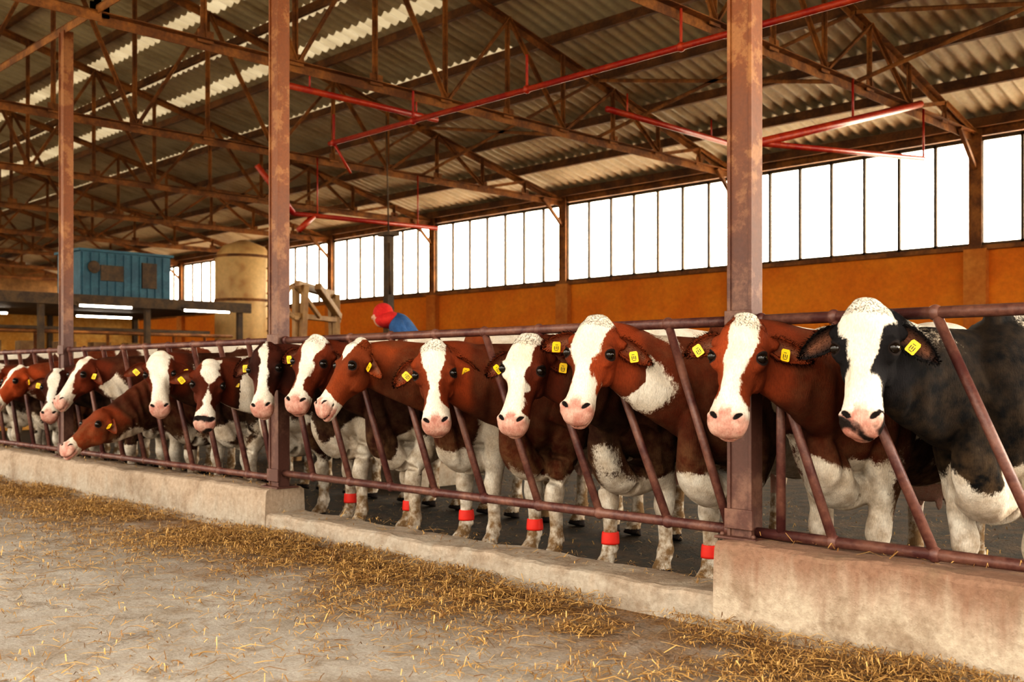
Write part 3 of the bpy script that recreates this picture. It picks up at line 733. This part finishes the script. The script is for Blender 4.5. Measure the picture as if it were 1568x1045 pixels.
cow(-11.1,4.24,1.28, 20, 24,-11.05,-11.0, dict(seed=118,col=DK,blaze=(.06,.03,.02),bias=-.1,back=1), .017)
for k, (xx, zz) in enumerate(((-12.9,1.3),(-13.7,1.4),(-14.6,1.35),(-15.5,1.3),(-16.4,1.35))):
    cow(xx,4.2,zz, 20+10*k, 24, xx+.05, xx+.05, dict(seed=130+k*7,col=(RED,DK,RB)[k%3],blaze=(.08,.04,.04),bias=.0,back=1), .02)

# ------------------------------------------------------------------ background equipment
g = G()
g.box((-21.6,7.9,2.66),(5.2,6.5,.12),0); g.box((-19.0,7.9,2.63),(.06,6.6,.2),0)
for y in (4.9,7.0,9.0,11.0):
    for x in (-19.1,-24): g.box((x,y,1.3),(.1,.1,2.6),0)
g.box((-24.15,7.9,1.3),(.1,6.5,2.6),1)
for z in (1.0,1.5,2.05): g.pipe([(-19.4,4.9,z),(-19.4,11.0,z)],.035,2)
for y in np.arange(5.2,11,.7): g.pipe([(-20.2,y,0),(-20.2,y,2.1)],.03,2); g.box((-20.6,y,1.75),(.3,.35,.3),3)
g.box((-20.4,7.9,2.15),(.5,6,.06),0)
g.build('milking_parlour', [M_dark, M_yellowwall, M_rust, M_tan])
for y0 in (7.6,9.65):
    g = G(); g.box((-18.9,y0+.5,2.56),(.1,1.05,.04),1); g.pipe([(-18.9,y0,2.52),(-18.9,y0+1.0,2.52)],.02,0); g.box((-18.9,y0-.01,2.52),(.05,.03,.06),1); g.box((-18.9,y0+1.01,2.52),(.05,.03,.06),1)
    g.build('fluorescent_light', [M_tube, M_dark])
for y0 in (6.2,8.8):
    g = G(); g.pipe([(-22.0,y0,2.5),(-22.0,y0+1.2,2.5)],.02,0); g.box((-22.0,y0+.6,2.55),(.1,1.25,.06),1); g.build('fluorescent_light', [M_tube, M_dark])
g = G(); g.box((-20.0,8.75,3.17),(1.1,1.8,.86),0)
for y in np.arange(7.9,9.6,.16): g.box((-19.44,y,3.17),(.02,.03,.8),0)
g.box((-19.43,8.45,3.2),(.03,.45,.3),1); g.box((-19.43,9.2,3.2),(.03,.3,.5),1); g.box((-20,8.75,3.62),(1.2,1.9,.05),0); g.box((-20,7.95,2.74),(1.1,.1,.05),1); g.box((-20,9.5,2.74),(1.1,.1,.05),1)
g.add(*ellipsoid((-19.42,8.1,3.3),(.02,.12,.12)),1); g.build('blue_equipment_cabinet', [M_blue, M_dark], bevel=.01)
g = G()
g.add(*tube([(-22.2,12.9,0.5),(-22.2,12.9,.9),(-22.2,12.9,2.5),(-22.2,12.9,4.1),(-22.2,12.9,4.35),(-22.2,12.9,4.5)],[.2,.68,.68,.68,.5,.1],[.2,.68,.68,.68,.5,.1],(1,0,0),32,1),0,True)
for z in (1.0,2.0,3.0,4.05): g.add(*tube([(-22.2,12.9,z),(-22.2,12.9,z+.06)],[.70,.70],[.70,.70],(1,0,0),32,1),1)
for a in (.5,2.1,3.7,5.3): g.pipe([(-22.2+.6*math.cos(a),12.9+.6*math.sin(a),0),(-22.2+.6*math.cos(a),12.9+.6*math.sin(a),1.0)],.05,1)
for z in np.arange(.5,4.3,.3): g.pipe([(-21.55,13.15,z),(-21.75,13.5,z)],.015,1)
g.pipe([(-21.5,13.15,.2),(-21.5,13.15,4.4)],.02,1); g.pipe([(-21.72,13.5,.2),(-21.72,13.5,4.4)],.02,1)
g.build('storage_tank', [M_beige, M_rust])
g = G()
cx, cy = -13.0, 8.8
for s in (-.35,.35):
    g.beam((cx+.3,cy-.55,0),(cx+.3+s*.2,cy-.5+s*.1,2.55),.09,.09); g.beam((cx-.3,cy+.55,0),(cx-.3+s*.2,cy+.5,2.5),.09,.09)
g.beam((cx+.35,cy-.6,2.55),(cx-.3,cy+.45,2.5),.09,.12); g.beam((cx+.35,cy-.6,2.1),(cx-.3,cy+.6,2.1),.08,.08)
g.beam((cx+.3,cy-.2,2.55),(cx-.3,cy+.6,2.15),.1,.1); g.beam((cx+.35,cy-.6,2.55),(cx+.2,cy-.1,2.1),.06,.06)
for k in range(8):
    a0 = math.pi*(.5+k/8); a1 = math.pi*(.5+(k+1)/8)
    g.beam((cx+.4,cy-.6+.22*math.cos(a0),2.3+.25*math.sin(a0)),(cx+.4,cy-.6+.22*math.cos(a1),2.3+.25*math.sin(a1)),.06,.06,up=(1,0,0))
g.box((cx,cy,.5),(1.1,1.4,.5)); g.build('loader_frame', [M_tan], bevel=.01)
g = G(); g.beam((-12.75,9.95,0),(-12.75,9.95,3.45),.12,.12); g.box((-12.75,9.95,3.45),(.3,.2,.06)); g.pipe([(-12.75,9.95,3.45),(-12.75,9.9,5.3)],.012)
g.pipe([(-12.67,9.9,3.3),(-12.6,9.85,2.9),(-12.65,9.9,2.5)],.02); g.build('service_pole', [M_dark])
def person(x, y, z0, face, lean):
    fx, fy = math.cos(face), math.sin(face); sx, sy = -fy, fx
    def q(s_, f_, z): return np.array([x+s_*sx+f_*fx, y+s_*sy+f_*fy, z0+z])
    Lx = lambda z: math.tan(lean)*max(0, z-1.0)
    pr = []
    leg = lambda s_: tube([q(s_*.1,0,1.02),q(s_*.11,.03,.55),q(s_*.12,0,.12),q(s_*.12,.0,.06)],[.10,.075,.06,.055],[.11,.08,.06,.055],(sx,sy,0),14,3)
    for s_ in (-1,1): pr.append((leg(s_),1)); pr.append((ellipsoid(q(s_*.12,.07,.06),(.06,.06,.06)),4)); pr.append((tube([q(s_*.12,-.05,.05),q(s_*.12,.17,.04)],[.055,.05],[.05,.04],(sx,sy,0),12,1),4))
    pr.append((tube([q(0,0,.92),q(0,Lx(1.1),1.1),q(0,Lx(1.35),1.35),q(0,Lx(1.55),1.55),q(0,Lx(1.65),1.63)],[.17,.17,.22,.24,.09],[.12,.12,.14,.13,.08],(sx,sy,0),20,3),0))
    for s_ in (-1,1):
        pr.append((tube([q(s_*.2,Lx(1.55),1.55),q(s_*.26,Lx(1.3)+.03,1.27),q(s_*.22,Lx(1.1)+.22,1.08),q(s_*.2,Lx(1.1)+.27,1.06)],[.08,.06,.045,.03],[.08,.06,.045,.03],(0,0,1),12,3),0))
        pr.append((ellipsoid(q(s_*.19,Lx(1.1)+.33,1.05),(.04,.04,.05)),2))
        for k in range(4): pr.append((tube([q(s_*(.16+.018*k),Lx(1.1)+.36,1.06),q(s_*(.16+.018*k),Lx(1.1)+.42,1.03),q(s_*(.16+.018*k),Lx(1.1)+.43,1.0)],[.01]*3,[.01]*3,(0,0,1),8,1),2))
    hp = q(0,Lx(1.62)+.16,1.64)
    pr.append((tube([q(0,Lx(1.6),1.6),hp-[0,0,.05]],[.06,.06],[.06,.06],(sx,sy,0),12,1),2))
    pr.append((ellipsoid(hp,(.095,.105,.13)),2)); pr.append((ellipsoid(hp+[-.02*fx,-.02*fy,.03],(.12,.12,.13)),3)); pr.append((ellipsoid(hp+[-.09*fx,-.09*fy,-.04],(.17,.17,.10)),3))
    pr.append((ellipsoid(hp+[.10*fx,.10*fy,-.01],(.02,.02,.025)),2))
    g = G()
    for (v,f),m in pr: g.add(v,f,m,True)
    return g.build('farm_worker', [M_bluec, M_bluec, M_skin, M_redc, M_boot])
g = G(); g.box((-9.25,7.55,.14),(1.2,.8,.28)); g.build('concrete_step', [M_curb], bevel=.01)
person(-9.0, 7.65, .28, math.radians(222), .6)

# ------------------------------------------------------------------ light, world, camera
w = bpy.data.worlds.new('World'); scene.world = w; w.use_nodes = True
t = w.node_tree; bg = t.nodes['Background']
tc = t.nodes.new('ShaderNodeTexCoord'); sp = t.nodes.new('ShaderNodeSeparateXYZ'); t.links.new(tc.outputs['Generated'], sp.inputs[0])
mr = t.nodes.new('ShaderNodeMapRange'); t.links.new(sp.outputs['Y'], mr.inputs['Value'])
mr.inputs['From Min'].default_value = -.3; mr.inputs['From Max'].default_value = .7; mr.inputs['To Min'].default_value = 3.3; mr.inputs['To Max'].default_value = 17
bg.inputs['Color'].default_value = (1,.93,.81,1); t.links.new(mr.outputs[0], bg.inputs['Strength'])
sd = bpy.data.lights.new('sun', 'SUN'); sd.energy = 1.2; sd.angle = math.radians(35); sd.color = (1,.95,.87)
so = bpy.data.objects.new('sun', sd); scene.collection.objects.link(so)
so.rotation_euler = Vector((-.35,.70,-.62)).to_track_quat('-Z','Y').to_euler()
cd = bpy.data.cameras.new('camera'); co = bpy.data.objects.new('camera', cd); scene.collection.objects.link(co)
co.location = (0,0,H); co.rotation_euler = (math.pi/2, 0, math.radians(45.16)); cd.lens = 36; cd.sensor_width = 36; cd.shift_y = .0328
cd.dof.use_dof = True; cd.dof.focus_distance = 5.6; cd.dof.aperture_fstop = 2.8; cd.clip_end = 300
scene.camera = co
scene.view_settings.view_transform = 'Standard'
try: scene.view_settings.look = 'High Contrast'
except Exception as e: print('look', e)
